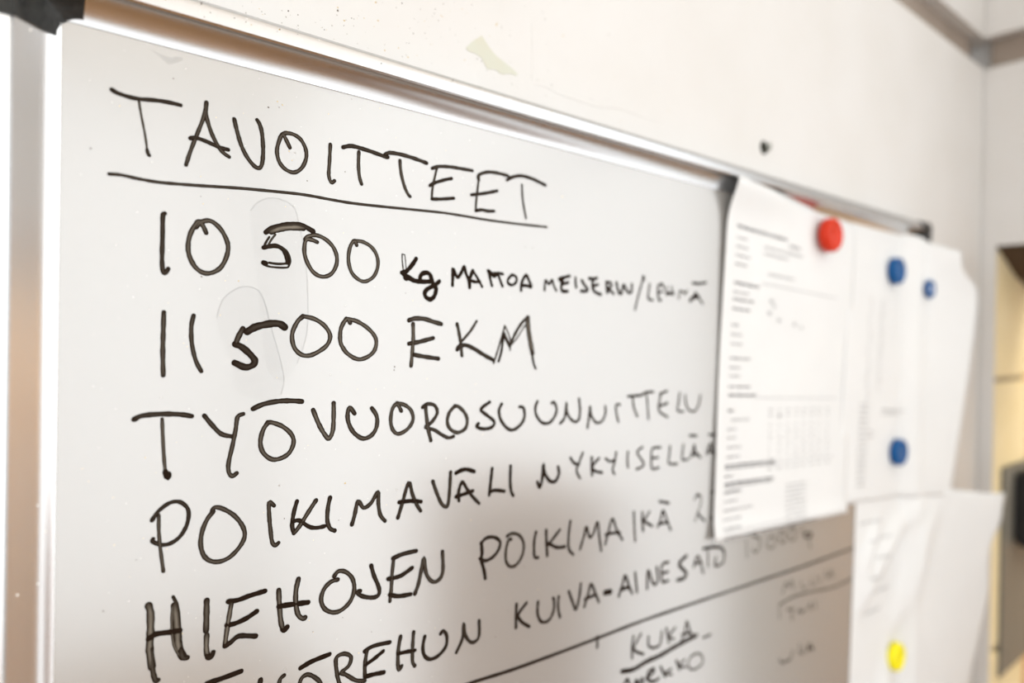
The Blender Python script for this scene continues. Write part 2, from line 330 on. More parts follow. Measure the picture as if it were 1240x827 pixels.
# handwriting: each stroke is a flat ribbon of ink lying on the surface
def ribbon(bm, uvl, dl, P, wd, dry, y):
    P = catmull(P, 5)
    Q = [P[0]]
    for p in P[1:]:
        if math.hypot(p[0] - Q[-1][0], p[1] - Q[-1][1]) > .00025: Q.append(p)
    P = Q
    if len(P) < 2: return
    n = len(P); h = wd / 2; run = 0; rows = []
    dirs = []
    for i in range(n):
        a = P[max(0, i - 1)]; c = P[min(n - 1, i + 1)]; l = math.hypot(c[0] - a[0], c[1] - a[1]) or 1; dirs.append(((c[0] - a[0]) / l, (c[1] - a[1]) / l))
    st = []
    for t in (1.0, .85, .5): st.append((P[0][0] - dirs[0][0] * h * t, P[0][1] - dirs[0][1] * h * t, dirs[0], h * math.sqrt(max(0, 1 - t * t)) + 1e-5, -t * h))
    for i in range(n):
        if i: run += math.hypot(P[i][0] - P[i - 1][0], P[i][1] - P[i - 1][1])
        j = 1 + .07 * math.sin(run * 900 + wd * 5e4) + .05 * math.sin(run * 2300)
        st.append((P[i][0], P[i][1], dirs[i], h * j, run))
    for t in (.5, .85, 1.0): st.append((P[-1][0] + dirs[-1][0] * h * t, P[-1][1] + dirs[-1][1] * h * t, dirs[-1], h * math.sqrt(max(0, 1 - t * t)) + 1e-5, run + t * h))
    for x, z, (dx, dz), hh, r in st:
        a = bm.verts.new((x - dz * hh, y, z + dx * hh)); c = bm.verts.new((x, y - .00004, z)); b = bm.verts.new((x + dz * hh, y, z - dx * hh))
        e = min(1, max(0, (r + h) / (3 * h))) * min(1, max(0, (run + h - r) / (3 * h)))
        for v in (a, c, b): v[dl] = dry * e
        rows.append((a, c, b, r))
    for A, B_ in zip(rows, rows[1:]):
        for k in (0, 1):
            f = bm.faces.new((A[k], A[k + 1], B_[k + 1], B_[k]))
            for lp, (u, v) in zip(f.loops, ((k / 2, A[3]), ((k + 1) / 2, A[3]), ((k + 1) / 2, B_[3]), (k / 2, B_[3]))): lp[uvl].uv = (u, v * 1000 + wd * 1e5)
INK, DRY = 1.0, 0.6
WORDS = [
 ('TAVOITTEET heading in dark brown marker', [
  (1.9,0.1,"510 1012 539 1001 602 996 674 1006 726 1009 775 1008"),
  (1,0.35,"611 990 621 929 636 852 646 782"),
  (1.5,0.2,"645 786 649 771 655 763"),
  (1.8,0.3,"883 1045 872 976 842 885 816 805 801 749"),
  (1.9,0.25,"883 1045 882 990 905 915 934 861 959 832 984 818"),
  (1.9,0.1,"817 870 842 877 890 868 938 854 980 850"),
  (2,0.25,"1005 996 1020 938 1042 873 1073 822 1104 793 1126 792 1137 820 1140 883 1134 953 1123 995 1110 1014"),
  (2,0.35,"1269 915 1250 949 1233 971 1218 943 1206 887 1219 835 1252 804 1294 798 1331 827 1352 877 1349 922 1324 964 1286 982 1249 981 1229 970"),
  (1.9,0.35,"1478 970 1475 886 1472 814 1486 779 1503 790"),
  (2.2,0.15,"1547 969 1591 984 1644 983 1720 975 1786 965 1809 966"),
  (1.9,0.35,"1636 962 1635 893 1641 836 1654 797"),
  (2.2,0.2,"1789 975 1814 990 1877 994 1960 989 2051 976"),
  (1.9,0.35,"1880 961 1888 897 1909 829 1933 786 1949 773"),
  (2,0.2,"2088 953 2132 971 2208 982 2287 985 2367 987"),
  (1.4,0.3,"2119 958 2102 890 2090 825 2089 781"),
  (2,0.1,"2074 854 2108 875 2171 901 2220 917"),
  (2,0.1,"2089 781 2147 788 2237 806"),
  (2,0.2,"2416 940 2409 956 2422 974 2478 997 2549 1004 2637 1001"),
  (1.4,0.3,"2416 957 2407 883 2398 805 2396 755"),
  (2,0.1,"2363 844 2425 858 2494 877 2554 896"),
  (2,0.1,"2396 755 2440 766 2482 764 2532 770"),
  (2.1,0.1,"2630 974 2674 999 2741 1018 2819 1016 2882 1005 2947 991"),
  (1.3,0.2,"2750 964 2756 889 2770 821 2788 759"),
 ]),
 ('long line drawn under the heading', [
  (1.5,0.2,"504 660 550 663 605 658 679 655 751 658 870 667 1033 681 1208 691 1348 696 1482 692 1605 690 1803 697 1977 705 2163 713 2289 713 2495 711 2715 715 2965 724"),
 ]),
 ('10 500 in dark brown marker', [
  (2,0.15,"717 523 710 511 710 426 709 320 713 271 722 262 734 283"),
  (2.2,0.4,"846 478 867 503 903 514 936 497 965 462 985 412 980 360 955 307 918 280 882 276 846 298 820 346 814 395 823 446 844 490 859 505 876 486 889 458"),
  (2.6,0.1,"1159 490 1184 510 1238 532 1303 545 1351 539 1394 520"),
  (3.2,0.95,"1184 497 1238 519 1303 531 1341 531"),
  (1.1,0.1,"1175 469 1160 443 1149 418"),
  (1,0.3,"1204 484 1185 457 1170 429"),
  (2.2,0.05,"1149 416 1203 430 1240 418 1258 390 1266 354"),
  (1,0.1,"1230 429 1263 408 1279 369 1273 341 1258 329 1186 327 1150 335"),
  (1.2,0.1,"1268 351 1222 344 1177 346"),
  (2.6,0,"1150 344 1161 341"),
  (2.1,0.5,"1415 469 1385 478 1356 472 1350 412 1368 358 1402 314 1447 298 1492 315 1519 360 1521 408 1500 454 1459 488 1409 503 1366 492 1353 475"),
  (2,0.5,"1631 475 1617 497 1594 460 1586 395 1604 333 1643 298 1685 290 1733 320 1756 377 1749 431 1718 472 1670 495 1620 498"),
 ]),
 ('kg in thicker black marker', [
  (0.8,0,"1903 453 1904 418 1911 369"),
  (0.6,0,"1919 452 1925 413 1929 371"),
  (0.6,0,"1903 453 1919 452"),
  (2.6,0,"1992 435 1961 392 1926 358 1903 352"),
  (2.8,0,"1915 357 1927 322 1949 326 1981 314 2017 311"),
  (2.6,0,"1906 350 1930 335 1949 330"),
  (2.7,0,"2086 316 2030 312 2019 327 2028 351 2057 363 2083 355 2095 328 2106 300 2125 279 2122 251 2108 226 2083 215 2055 231 2054 257 2077 277 2119 298 2146 320"),
 ]),
 ('MAITOA in small black marker letters', [
  (2.2,0,"2238 303 2239 350 2239 400 2257 371 2275 351 2301 385 2318 419 2331 381 2352 341 2360 297"),
  (2.4,0,"2360 301 2362 350 2381 399"),
  (1.8,0,"2381 399 2413 362 2452 308"),
  (2,0,"2359 342 2398 334 2434 338"),
  (2,0,"2501 400 2512 360 2526 319"),
  (2.4,0,"2496 406 2517 394 2539 377 2565 394"),
  (1.8,0,"2538 394 2576 399 2609 395"),
  (1.9,0,"2571 394 2588 357 2608 320"),
  (1.9,0,"2681 396 2650 365 2654 340 2688 333 2719 359 2712 387 2681 396"),
  (2.2,0,"2757 303 2761 351 2795 402 2819 372 2840 331 2802 336 2758 335"),
 ]),
 ('MEIJERIIN in small black marker letters', [
  (1.9,0,"2955 316 2962 380 2993 357 3019 386 3036 350 3058 320"),
  (2.3,0,"3177 423 3119 408 3079 396 3113 383"),
  (2.5,0,"3119 403 3102 347 3115 320 3160 321"),
  (2.2,0,"3105 361 3165 380"),
  (2.1,0,"3232 416 3234 383 3240 351"),
  (2.4,0,"3292 401 3323 368 3348 345 3331 330 3288 330"),
  (2.5,0,"3363 420 3404 418 3438 427"),
  (2.4,0,"3404 418 3395 369 3420 332 3480 316"),
  (2.2,0,"3405 370 3450 384"),
  (2.4,0,"3537 407 3538 373 3546 333"),
  (2.1,0,"3538 402 3573 405 3588 381 3546 356 3582 346 3611 328"),
  (2.4,0,"3639 409 3651 370 3670 333"),
  (2.2,0,"3692 331 3716 399 3744 366 3775 342 3802 359 3804 409"),
 ]),
 ('slash and LEHMÄ in small black marker letters', [
  (1.9,0,"3927 453 3912 416 3868 301 3842 224"),
  (3.2,0,"3931 469 3936 453"),
  (2,0,"4004 422 3993 359 3991 312 4043 305"),
  (2.2,0,"4155 432 4109 418 4099 365 4117 308 4138 312"),
  (1.9,0,"4155 432 4169 401"),
  (1.8,0,"4115 364 4157 377"),
  (1.6,0.1,"4203 415 4204 352"),
  (2.6,0,"4204 362 4290 367"),
  (1.6,0.1,"4262 419 4285 356"),
  (1.7,0.1,"4355 330 4371 391 4406 387 4434 372 4460 401"),
  (2.8,0,"4498 319 4543 351 4575 386"),
  (2,0,"4575 386 4665 306"),
  (2.6,0,"4516 342 4617 358"),
  (2.3,0,"4531 463 4614 463 4708 478"),
 ]),
 ('11 500 in dark brown marker', [
  (2.1,0.3,"719 92 718 14 717 -76 720 -183"),
  (2,0.25,"841 82 832 33 835 -42 852 -118 876 -168"),
  (2.6,0.3,"1057 28 1038 -10 1024 -48"),
  (3.2,0.1,"1024 -45 1056 -60 1095 -95 1115 -124 1104 -144 1070 -153 1023 -132"),
  (3.6,0.15,"1078 14 1119 38 1190 55 1231 54 1256 39"),
  (2.3,0.5,"1343 91 1319 67 1294 7 1304 -57 1341 -94 1389 -98 1447 -70 1482 -37 1491 6 1460 52 1406 84 1346 96"),
  (2.3,0.5,"1601 69 1582 90 1551 42 1547 -21 1562 -59 1594 -94 1651 -120 1708 -105 1746 -68 1750 -10 1706 41 1638 79 1578 90"),
 ]),
 ('EKM in dark brown marker', [
  (2.7,0.3,"1952 93 1988 104 2051 104 2107 90 2164 78"),
  (2.4,0.5,"1978 75 1981 5 1977 -73 1970 -158"),
  (2.6,0.2,"1954 -36 2026 -24 2111 -3"),
  (2.5,0.2,"1987 -97 2055 -108 2149 -120"),
  (2.3,0.3,"2274 81 2286 42 2300 -23 2312 -103"),
  (1.7,0.3,"2415 101 2372 43 2310 -19"),
  (2.6,0.15,"2278 -68 2293 -48 2343 -43 2404 -65 2467 -97 2542 -130"),
  (1.3,0.2,"2548 -150 2569 -97 2600 -12 2631 79"),
  (1.8,0,"2586 -139 2608 -72 2621 27"),
  (2.2,0.15,"2624 31 2643 -3 2672 -46"),
  (1,0.1,"2631 79 2659 32 2677 -16 2675 -72"),
  (2,0.2,"2672 -46 2715 33 2771 104 2823 139"),
  (0.9,0.1,"2683 -37 2727 2 2794 87"),
  (3.6,0.6,"2814 132 2824 52 2850 -54 2859 -89"),
  (1.7,0.1,"2856 -80 2867 -143 2888 -188"),
 ]),
 ('TYÖ at the start of the fourth line', [
  (2.3,0.15,"609 -369 641 -355 714 -352 790 -358 838 -369"),
  (1.6,0.4,"718 -374 722 -460 728 -550 734 -608"),
  (2.6,0,"734 -608 742 -634 746 -618"),
  (2.2,0.2,"892 -370 924 -412 966 -458 1012 -473"),
  (2.1,0.3,"1064 -372 1039 -385 1031 -441 1017 -519 1001 -595 1003 -639 1019 -658 1038 -647"),
  (2.3,0.4,"1182 -419 1158 -455 1146 -512 1160 -562 1201 -598 1246 -598 1288 -575 1309 -526 1296 -484 1253 -444 1203 -422 1180 -419"),
  (2.5,0.2,"1110 -350 1161 -330 1233 -320 1298 -321 1348 -327"),
 ]),
 ('VUOROSUUNNITTELU joined to the word before it', [
  (2.5,0.5,"1407 -373 1437 -443 1468 -497 1493 -521 1513 -486 1517 -419 1516 -343"),
  (2.5,0.3,"1633 -402 1604 -371 1594 -414 1606 -464 1638 -510 1687 -538 1736 -522 1763 -479 1762 -424 1733 -381"),
  (2.3,0.35,"1912 -405 1885 -366 1857 -390 1847 -450 1859 -501 1894 -529 1952 -508 1987 -459 1974 -406 1932 -373 1883 -360"),
  (2.2,0.2,"2047 -392 2077 -375 2127 -385 2147 -426 2122 -467 2085 -497 2067 -504 2130 -526 2181 -557 2226 -577 2262 -572"),
  (2.4,0.3,"2067 -385 2076 -454 2086 -513 2106 -583"),
  (2.3,0.3,"2269 -395 2230 -431 2216 -484 2239 -529 2292 -552 2345 -531 2357 -482 2336 -437 2295 -402 2266 -395"),
  (2.2,0.1,"2522 -385 2473 -411 2457 -431 2502 -463 2560 -507 2539 -539 2475 -544 2426 -526 2440 -510"),
  (2.2,0.15,"2616 -401 2595 -440 2611 -499 2663 -554 2716 -566 2776 -533 2802 -487 2790 -433 2759 -426"),
  (2.1,0.1,"2908 -399 2891 -439 2903 -491 2952 -538 3015 -543 3064 -501 3077 -454 3055 -413 3033 -415"),
  (2,0.1,"3112 -553 3151 -517 3168 -417 3169 -470 3195 -519 3248 -552 3286 -536 3295 -477 3283 -398"),
  (1.9,0.1,"3369 -601 3383 -525 3392 -455 3404 -516 3450 -568 3506 -568 3545 -518 3544 -462"),
  (1.8,0.1,"3697 -459 3657 -457 3661 -520 3683 -580"),
  (2.1,0.1,"3782 -403 3866 -402 3929 -400 3983 -382 4066 -381"),
  (1.8,0.15,"3834 -413 3847 -484 3888 -554"),
  (1.7,0.2,"3989 -402 4003 -480 4015 -582"),
  (1.9,0.1,"4151 -400 4143 -451 4134 -486 4145 -535 4242 -580"),
  (2,0.1,"4145 -400 4228 -381"),
  (2,0.1,"4129 -496 4236 -473"),
  (1.8,0.1,"4386 -400 4374 -474 4364 -538 4437 -549"),
  (1.7,0.2,"4458 -421 4470 -491 4513 -543 4587 -554 4639 -499 4658 -429"),
 ]),
 ('POIKIMAVÄLI in dark brown marker', [
  (1.9,0.1,"683 -812 711 -773 755 -745 797 -749 829 -787 827 -845 799 -899 758 -925 720 -924 687 -904 689 -892"),
  (1.6,0.35,"710 -794 711 -867 719 -950 731 -1043"),
  (2.2,0.3,"932 -806 944 -793 977 -804 1028 -842 1067 -896 1079 -947 1056 -995 1005 -1038 948 -1044 903 -1014 884 -956 889 -897 909 -845 936 -811"),
  (2.1,0.25,"1216 -824 1193 -806 1194 -877 1202 -950 1210 -1001 1225 -1017 1240 -1009"),
  (2.2,0.1,"1330 -819 1316 -868 1307 -931 1316 -974"),
  (2.3,0.35,"1429 -828 1391 -879 1344 -946 1317 -974"),
  (2.1,0.05,"1310 -917 1343 -916 1392 -954 1431 -967 1476 -966"),
  (2.3,0.2,"1504 -824 1493 -875 1491 -941 1506 -982 1532 -998"),
  (2.3,0.2,"1627 -982 1642 -935 1660 -865 1693 -904 1736 -885 1777 -831 1780 -896 1793 -958 1821 -993"),
  (2.3,0.15,"1900 -989 1925 -919 1965 -805 1991 -874 2019 -933 2045 -972"),
  (2.5,0,"1907 -905 1983 -908 2046 -921"),
  (2.3,0.2,"2123 -816 2148 -879 2182 -948 2214 -975 2231 -955 2239 -883 2244 -778"),
  (2.2,0.05,"2306 -951 2303 -900 2327 -845 2363 -891 2405 -942 2453 -988"),
  (2.4,0,"2284 -926 2344 -917 2405 -907"),
  (2.6,0,"2283 -787 2321 -775 2361 -775 2413 -793"),
  (2.2,0.05,"2549 -789 2540 -863 2529 -948"),
  (2.3,0,"2533 -930 2574 -925 2645 -940"),
  (2.2,0.05,"2694 -790 2692 -881 2701 -947 2718 -976"),
 ]),
 ('NYKYISELLÄÄ running under the paper edge', [
  (2.6,0,"2919 -918 2940 -952 2960 -902 2969 -805 2980 -863 3023 -920 3073 -932 3108 -888 3100 -840"),
  (2.2,0.05,"3212 -791 3247 -829 3293 -844"),
  (2,0.05,"3329 -767 3292 -834 3271 -885 3305 -938"),
  (2.4,0,"3416 -808 3417 -869 3423 -930"),
  (2.2,0,"3488 -821 3425 -869 3450 -905 3522 -924"),
  (1.9,0.05,"3556 -830 3603 -855 3652 -848"),
  (1.9,0.05,"3665 -795 3653 -860 3629 -914 3651 -950"),
  (1.9,0.1,"3791 -804 3786 -862 3794 -918"),
  (1.9,0.1,"3951 -784 3894 -814 3931 -865 3972 -910 3933 -935 3888 -940"),
  (1.9,0.05,"4162 -805 4067 -806 4056 -877 4065 -956 4146 -956"),
  (1.9,0.05,"4060 -877 4135 -879"),
  (1.9,0.1,"4278 -807 4270 -874 4267 -937 4371 -952"),
  (1.9,0.1,"4444 -809 4434 -877 4435 -927 4513 -929"),
  (2.2,0,"4544 -913 4574 -865 4584 -821 4607 -881 4672 -932"),
  (2,0,"4550 -901 4639 -907"),
  (2.3,0,"4525 -744 4614 -753"),
  (2.1,0,"4759 -914 4801 -833 4836 -889 4894 -960"),
  (2.2,0,"4758 -895 4859 -902"),
  (2.2,0,"4783 -756 4911 -770"),
 ]),
 ('HIEHOJEN in dark brown marker', [
  (3.2,0.75,"674 -1179 682 -1214 683 -1297 681 -1373 691 -1452"),
  (2.2,0.2,"687 -1375 694 -1466 706 -1515 717 -1515"),
  (1.6,0.1,"772 -1164 788 -1207 798 -1288 804 -1368"),
  (3.6,0.7,"779 -1205 789 -1305 796 -1392 815 -1440"),
  (1.2,0.5,"770 -1203 767 -1280 776 -1373 800 -1432"),
  (2.4,0.2,"806 -1407 815 -1446 833 -1451"),
  (2.5,0,"676 -1324 704 -1312 751 -1316 801 -1321"),
  (2.7,0.35,"913 -1213 913 -1270 912 -1350"),
  (2.4,0.75,"915 -1371 914 -1431 919 -1466"),
  (2.4,0.05,"919 -1466 926 -1478 937 -1474 944 -1458"),
  (2.4,0,"1008 -1240 1052 -1243 1106 -1235 1178 -1229"),
  (2.2,0.65,"1022 -1255 1010 -1328 1001 -1394 996 -1440"),
  (2.4,0,"1003 -1348 1040 -1350 1093 -1338 1140 -1317"),
  (2.4,0.05,"996 -1443 1021 -1433 1054 -1414 1094 -1422 1137 -1435"),
  (2.5,0.5,"1245 -1240 1249 -1309 1257 -1390 1267 -1435"),
  (2.6,0,"1267 -1437 1277 -1443 1289 -1430"),
  (2.5,0.45,"1343 -1206 1331 -1263 1332 -1328 1344 -1382 1367 -1408 1382 -1405"),
  (2.6,0,"1247 -1319 1306 -1324 1394 -1334"),
  (2.3,0.3,"1532 -1232 1556 -1211 1596 -1223 1634 -1265 1646 -1325 1624 -1382 1575 -1416 1526 -1416 1482 -1386 1463 -1337 1477 -1288 1512 -1258 1552 -1253"),
  (2.3,0.1,"1742 -1218 1758 -1272 1781 -1324 1794 -1366 1782 -1391 1742 -1390 1691 -1370 1661 -1344 1680 -1341"),
  (2.5,0.1,"1873 -1206 1934 -1194 2019 -1192"),
  (2.1,0.3,"1877 -1216 1869 -1295 1866 -1366 1858 -1436"),
  (2.4,0.05,"1845 -1312 1920 -1312 1995 -1282"),
  (2.5,0.05,"1857 -1400 1912 -1421 1987 -1427"),
  (2.3,0.25,"2015 -1432 2038 -1379 2060 -1285 2071 -1242 2085 -1323 2110 -1370 2145 -1393 2185 -1377 2201 -1330 2195 -1228"),
 ]),
 ('POIKIMAIKÄ in dark brown marker', [
  (2.3,0.05,"2472 -1232 2514 -1206 2575 -1213 2619 -1248 2608 -1295 2565 -1331 2510 -1343 2465 -1322"),
  (2.6,0,"2476 -1233 2482 -1291 2477 -1329 2499 -1401 2509 -1449"),
  (2.2,0.2,"2673 -1223 2714 -1213 2773 -1235 2810 -1292 2802 -1362 2757 -1413 2705 -1418 2669 -1376 2667 -1306 2689 -1246 2708 -1249"),
  (2.3,0.1,"2914 -1237 2899 -1298 2903 -1391 2934 -1405"),
  (2.4,0.05,"3001 -1241 3006 -1327 3014 -1407"),
  (2.2,0.05,"3123 -1258 3069 -1302 3013 -1344"),
  (2.4,0,"3027 -1331 3099 -1370 3172 -1378"),
  (2.2,0.1,"3220 -1216 3207 -1299 3209 -1396 3251 -1445"),
  (2.1,0.1,"3316 -1421 3352 -1340 3374 -1278 3407 -1355 3446 -1334 3484 -1263 3503 -1361 3526 -1471"),
  (2.1,0.1,"3566 -1433 3600 -1343 3637 -1264 3684 -1352 3745 -1431"),
  (2.2,0,"3568 -1366 3642 -1367 3719 -1377"),
  (1.9,0.15,"3867 -1248 3875 -1354 3886 -1467"),
  (2.2,0.05,"3962 -1268 3964 -1333 3975 -1406"),
  (1.9,0.1,"4045 -1274 3973 -1341"),
  (2.3,0,"3973 -1332 4076 -1387"),
  (2.1,0.05,"4142 -1406 4179 -1351 4206 -1288 4247 -1361 4302 -1454"),
  (2.2,0,"4161 -1387 4267 -1387"),
  (2.3,0,"4160 -1215 4273 -1243"),
 ]),
 ('a number starting with 2, half hidden by the tilted sheet', [
  (1.5,0.1,"4599 -1263 4641 -1228 4689 -1250 4686 -1314 4645 -1379 4615 -1438"),
  (2.2,0,"4645 -1379 4694 -1418 4745 -1455"),
  (2.6,0,"4637 -1225 4654 -1240"),
  (2.2,0,"4838 -1237 4883 -1234"),
  (2.2,0,"4833 -1440 4858 -1457 4901 -1479"),
 ]),
 ('tops of the letters that begin the last full line', [
  (2.6,0,"913 -1597 926 -1593 977 -1591 1070 -1583"),
  (2.4,0.1,"1163 -1651 1159 -1682 1160 -1717"),
  (2.2,0.2,"1277 -1665 1259 -1677 1251 -1710 1253 -1747"),
  (2.2,0.1,"978 -1659 1004 -1640 1017 -1672"),
  (2.2,0.1,"1057 -1671 1070 -1654 1085 -1693"),
 ]),
 ('REHUN and the last letter of the word before it', [
  (2.6,0,"1361 -1653 1420 -1637 1512 -1628"),
  (2.3,0.2,"1353 -1742 1367 -1706 1398 -1697 1437 -1724 1467 -1763 1453 -1796 1391 -1791 1361 -1759 1353 -1742"),
  (2.3,0.2,"1574 -1808 1560 -1761 1549 -1690 1554 -1653 1595 -1648 1633 -1676 1621 -1718 1580 -1741 1605 -1760 1664 -1808 1715 -1826"),
  (2.4,0.05,"1711 -1668 1764 -1654 1862 -1661"),
  (2.3,0.15,"1725 -1663 1714 -1738 1715 -1804"),
  (2.3,0,"1715 -1742 1765 -1725 1822 -1698"),
  (2.5,0,"1716 -1805 1767 -1807 1828 -1815"),
  (2.4,0.2,"1928 -1647 1915 -1716 1914 -1796 1921 -1829 1937 -1813"),
  (2.3,0.2,"2011 -1644 2006 -1725 2007 -1807 2022 -1836"),
  (2.3,0,"1913 -1738 1964 -1742 2021 -1749"),
  (2.3,0.05,"2085 -1688 2073 -1743 2084 -1796 2123 -1828 2178 -1823 2228 -1786 2235 -1728 2211 -1690 2191 -1701"),
  (2.2,0.1,"2304 -1840 2347 -1767 2353 -1683 2369 -1761 2415 -1812 2466 -1793 2467 -1694"),
 ]),
 ('KUIVA-AINESATO on the lowest full line', [
  (2.4,0.05,"2759 -1665 2757 -1735 2758 -1812"),
  (2.3,0,"2842 -1676 2776 -1734 2804 -1787 2869 -1834"),
  (2.3,0.05,"2940 -1692 2938 -1769 2974 -1830 3038 -1835 3079 -1782 3081 -1714 3070 -1696"),
  (2.3,0.1,"3123 -1700 3119 -1771 3138 -1839"),
  (2.3,0.05,"3216 -1687 3255 -1771 3286 -1824 3315 -1752 3329 -1660"),
  (2.3,0.05,"3366 -1824 3400 -1750 3430 -1682 3472 -1755 3509 -1825"),
  (2.3,0,"3370 -1776 3472 -1766"),
  (4.2,0,"3572 -1775 3627 -1781"),
  (2.3,0,"3717 -1833 3753 -1761 3783 -1698 3823 -1776 3860 -1845"),
  (2.8,0,"3737 -1792 3823 -1790"),
  (2.2,0.05,"3892 -1699 3903 -1770 3917 -1849"),
  (2.3,0.05,"4032 -1847 4041 -1712 4100 -1826 4153 -1819 4140 -1708"),
  (2.3,0.05,"4281 -1699 4203 -1708 4210 -1832 4279 -1840"),
  (2.2,0.05,"4205 -1770 4277 -1772"),
  (3,0,"4506 -1693 4415 -1738 4457 -1784 4510 -1833 4480 -1864 4398 -1862"),
  (2,0.1,"4604 -1801 4665 -1723 4735 -1879"),
  (2.1,0.1,"4613 -1777 4710 -1783"),
  (2.6,0.05,"4729 -1677 4873 -1690 4988 -1720 5032 -1766"),
  (1.6,0.2,"4795 -1695 4800 -1840"),
  (2,0.1,"5032 -1766 5015 -1843 4901 -1854 4910 -1783"),
 ]),
 ('10 000 kg, small and faint at the end of the line', [
  (1.2,0.6,"5362 -1723 5379 -1873"),
  (1.7,0.5,"5462 -1699 5568 -1745 5588 -1806 5519 -1857 5466 -1819"),
  (1.5,0.5,"5768 -1751 5702 -1805 5731 -1853 5813 -1861 5853 -1802 5768 -1751"),
  (1.6,0.45,"5963 -1733 5908 -1783 5967 -1855 6037 -1820 5963 -1733"),
  (1.6,0.45,"6136 -1716 6085 -1783 6141 -1860 6228 -1823 6136 -1716"),
  (1.6,0.4,"6323 -1762 6366 -1846"),
  (2,0,"6383 -1836 6477 -1840 6525 -1878 6431 -1885 6372 -1858"),
  (1.6,0.2,"6501 -1856 6480 -1923 6494 -1996"),
 ]),
 ('long ruled line across the lower part of the board', [
  (2.3,0.05,"2235 -2056 2412 -2053 2731 -2069 3083 -2075 3474 -2077 4004 -2077 4726 -2097 5731 -2128 6485 -2151 7502 -2166"),
  (2.3,0,"3498 -2066 3503 -2096 3500 -2141"),
 ]),
 ('thin line below the long ruled line', [
  (2,0.35,"5949 -2417 6198 -2402 6569 -2436 6968 -2486 7286 -2487 7453 -2484"),
 ]),
 ('small word between the two ruled lines', [
  (1.6,0.1,"5988 -2326 6039 -2237 6095 -2288 6148 -2238 6196 -2328"),
  (1.3,0.4,"6329 -2282 6343 -2351 6448 -2362"),
  (1.3,0.4,"6516 -2293 6530 -2361 6626 -2364 6636 -2294"),
  (1.3,0.4,"6698 -2319 6725 -2385"),
  (1.6,0.2,"6808 -2282 6862 -2366 6917 -2341 6935 -2296 6985 -2386"),
 ]),
 ('short name in the right hand column', [
  (1.4,0.2,"5938 -2414 5942 -2548"),
  (1.5,0.1,"6069 -2496 6202 -2516"),
  (1.8,0.05,"6157 -2511 6172 -2617"),
  (1.9,0.05,"6271 -2573 6316 -2555 6352 -2592 6409 -2577"),
  (1.8,0.05,"6479 -2594 6513 -2544 6539 -2603"),
  (1.6,0.1,"6609 -2543 6623 -2617"),
 ]),
 ('second short name in the right hand column', [
  (1.9,0.05,"5955 -2929 6009 -2979 6085 -2978 6151 -2986 6193 -2918"),
  (1.7,0.1,"6327 -2886 6318 -2965 6400 -2993 6398 -2929"),
  (2.2,0,"6470 -3007 6515 -2937 6594 -3024"),
  (2,0,"6481 -2981 6588 -2999"),
 ]),
 ('KUKA column title', [
  (2.3,0.05,"3884 -2166 3871 -2237 3873 -2322"),
  (2.3,0.05,"3969 -2170 3893 -2262 4002 -2330"),
  (2.2,0.1,"4058 -2213 4059 -2280 4119 -2315 4195 -2307 4215 -2216"),
  (2.3,0.05,"4269 -2205 4286 -2263 4303 -2327"),
  (2,0.05,"4380 -2229 4302 -2278 4366 -2314"),
  (2.2,0.05,"4463 -2350 4502 -2291 4528 -2217 4569 -2308 4629 -2370"),
  (2.3,0.05,"4470 -2307 4578 -2320"),
 ]),
 ('thick line under the column title', [
  (3.6,0,"3764 -2387 3890 -2410 4033 -2396 4197 -2395 4368 -2379 4562 -2367 4663 -2363"),
  (2,0.1,"4750 -2407 4856 -2409"),
 ]),
 ('name written under the column title', [
  (2.4,0,"3787 -2499 3821 -2459 3857 -2521"),
  (2.4,0,"3914 -2534 3923 -2495 3957 -2543 3985 -2504 4007 -2549"),
  (2.6,0,"4036 -2520 4117 -2502 4124 -2475 4064 -2481 4058 -2536 4126 -2571 4186 -2566"),
  (2.5,0,"4207 -2485 4263 -2575"),
  (1.9,0.1,"4340 -2539 4262 -2550 4349 -2586"),
  (2.4,0.05,"4399 -2492 4445 -2575"),
  (1.8,0.1,"4508 -2513 4436 -2542 4527 -2579"),
  (1.8,0.3,"4599 -2511 4554 -2557 4586 -2615 4679 -2632 4752 -2604 4728 -2540 4659 -2510 4599 -2511"),
 ]),
]
for label, strokes in WORDS:
    bm = bmesh.new(); uvl = bm.loops.layers.uv.new('across'); dl = bm.verts.layers.float.new('dry'); yy = -.00006
    for wd, dry, s in strokes:
        v = [int(t) / 1e4 for t in s.split()]
        ribbon(bm, uvl, dl, [(v[i], v[i + 1] + EYE) for i in range(0, len(v), 2)], wd / 1000 * INK, dry * DRY, yy); yy -= .000012
    for v in bm.verts: v.co -= off
    me = bpy.data.meshes.new('handwriting'); bm.to_mesh(me); bm.free(); me.materials.append(M['ink'])
    o = bpy.data.objects.new('handwriting', me); link(o, wb); o['label'] = label
# wiped smears and splashes on the board
def flatpoly(pts, y, name, mt):
    bm = bmesh.new(); P = catmull(pts + [pts[0]], 5)[:-1]
    bm.faces.new([bm.verts.new((x, y, z + EYE)) for x, z in P]); bmesh.ops.triangulate(bm, faces=bm.faces[:])
    return wobj(name, bm, mt)
SM = [[(0.1084, 0.0583), (0.1129, 0.0636), (0.1208, 0.0659), (0.129, 0.0631), (0.132, 0.0554), (0.1347, 0.0434), (0.1367, 0.0272), (0.137, 0.0026), (0.1322, -0.0138), (0.1261, -0.0217), (0.118, -0.0176), (0.1142, 0.0022), (0.1123, 0.0256), (0.1093, 0.0449)],
 [(0.0939, 0.0074), (0.0966, 0.0162), (0.104, 0.022), (0.1116, 0.0217), (0.1156, 0.016), (0.1189, 0.0042), (0.1231, -0.0097), (0.1257, -0.0217), (0.1242, -0.0289), (0.1162, -0.0314), (0.1084, -0.0291), (0.1027, -0.025), (0.1007, -0.0134), (0.0961, -0.002)]]
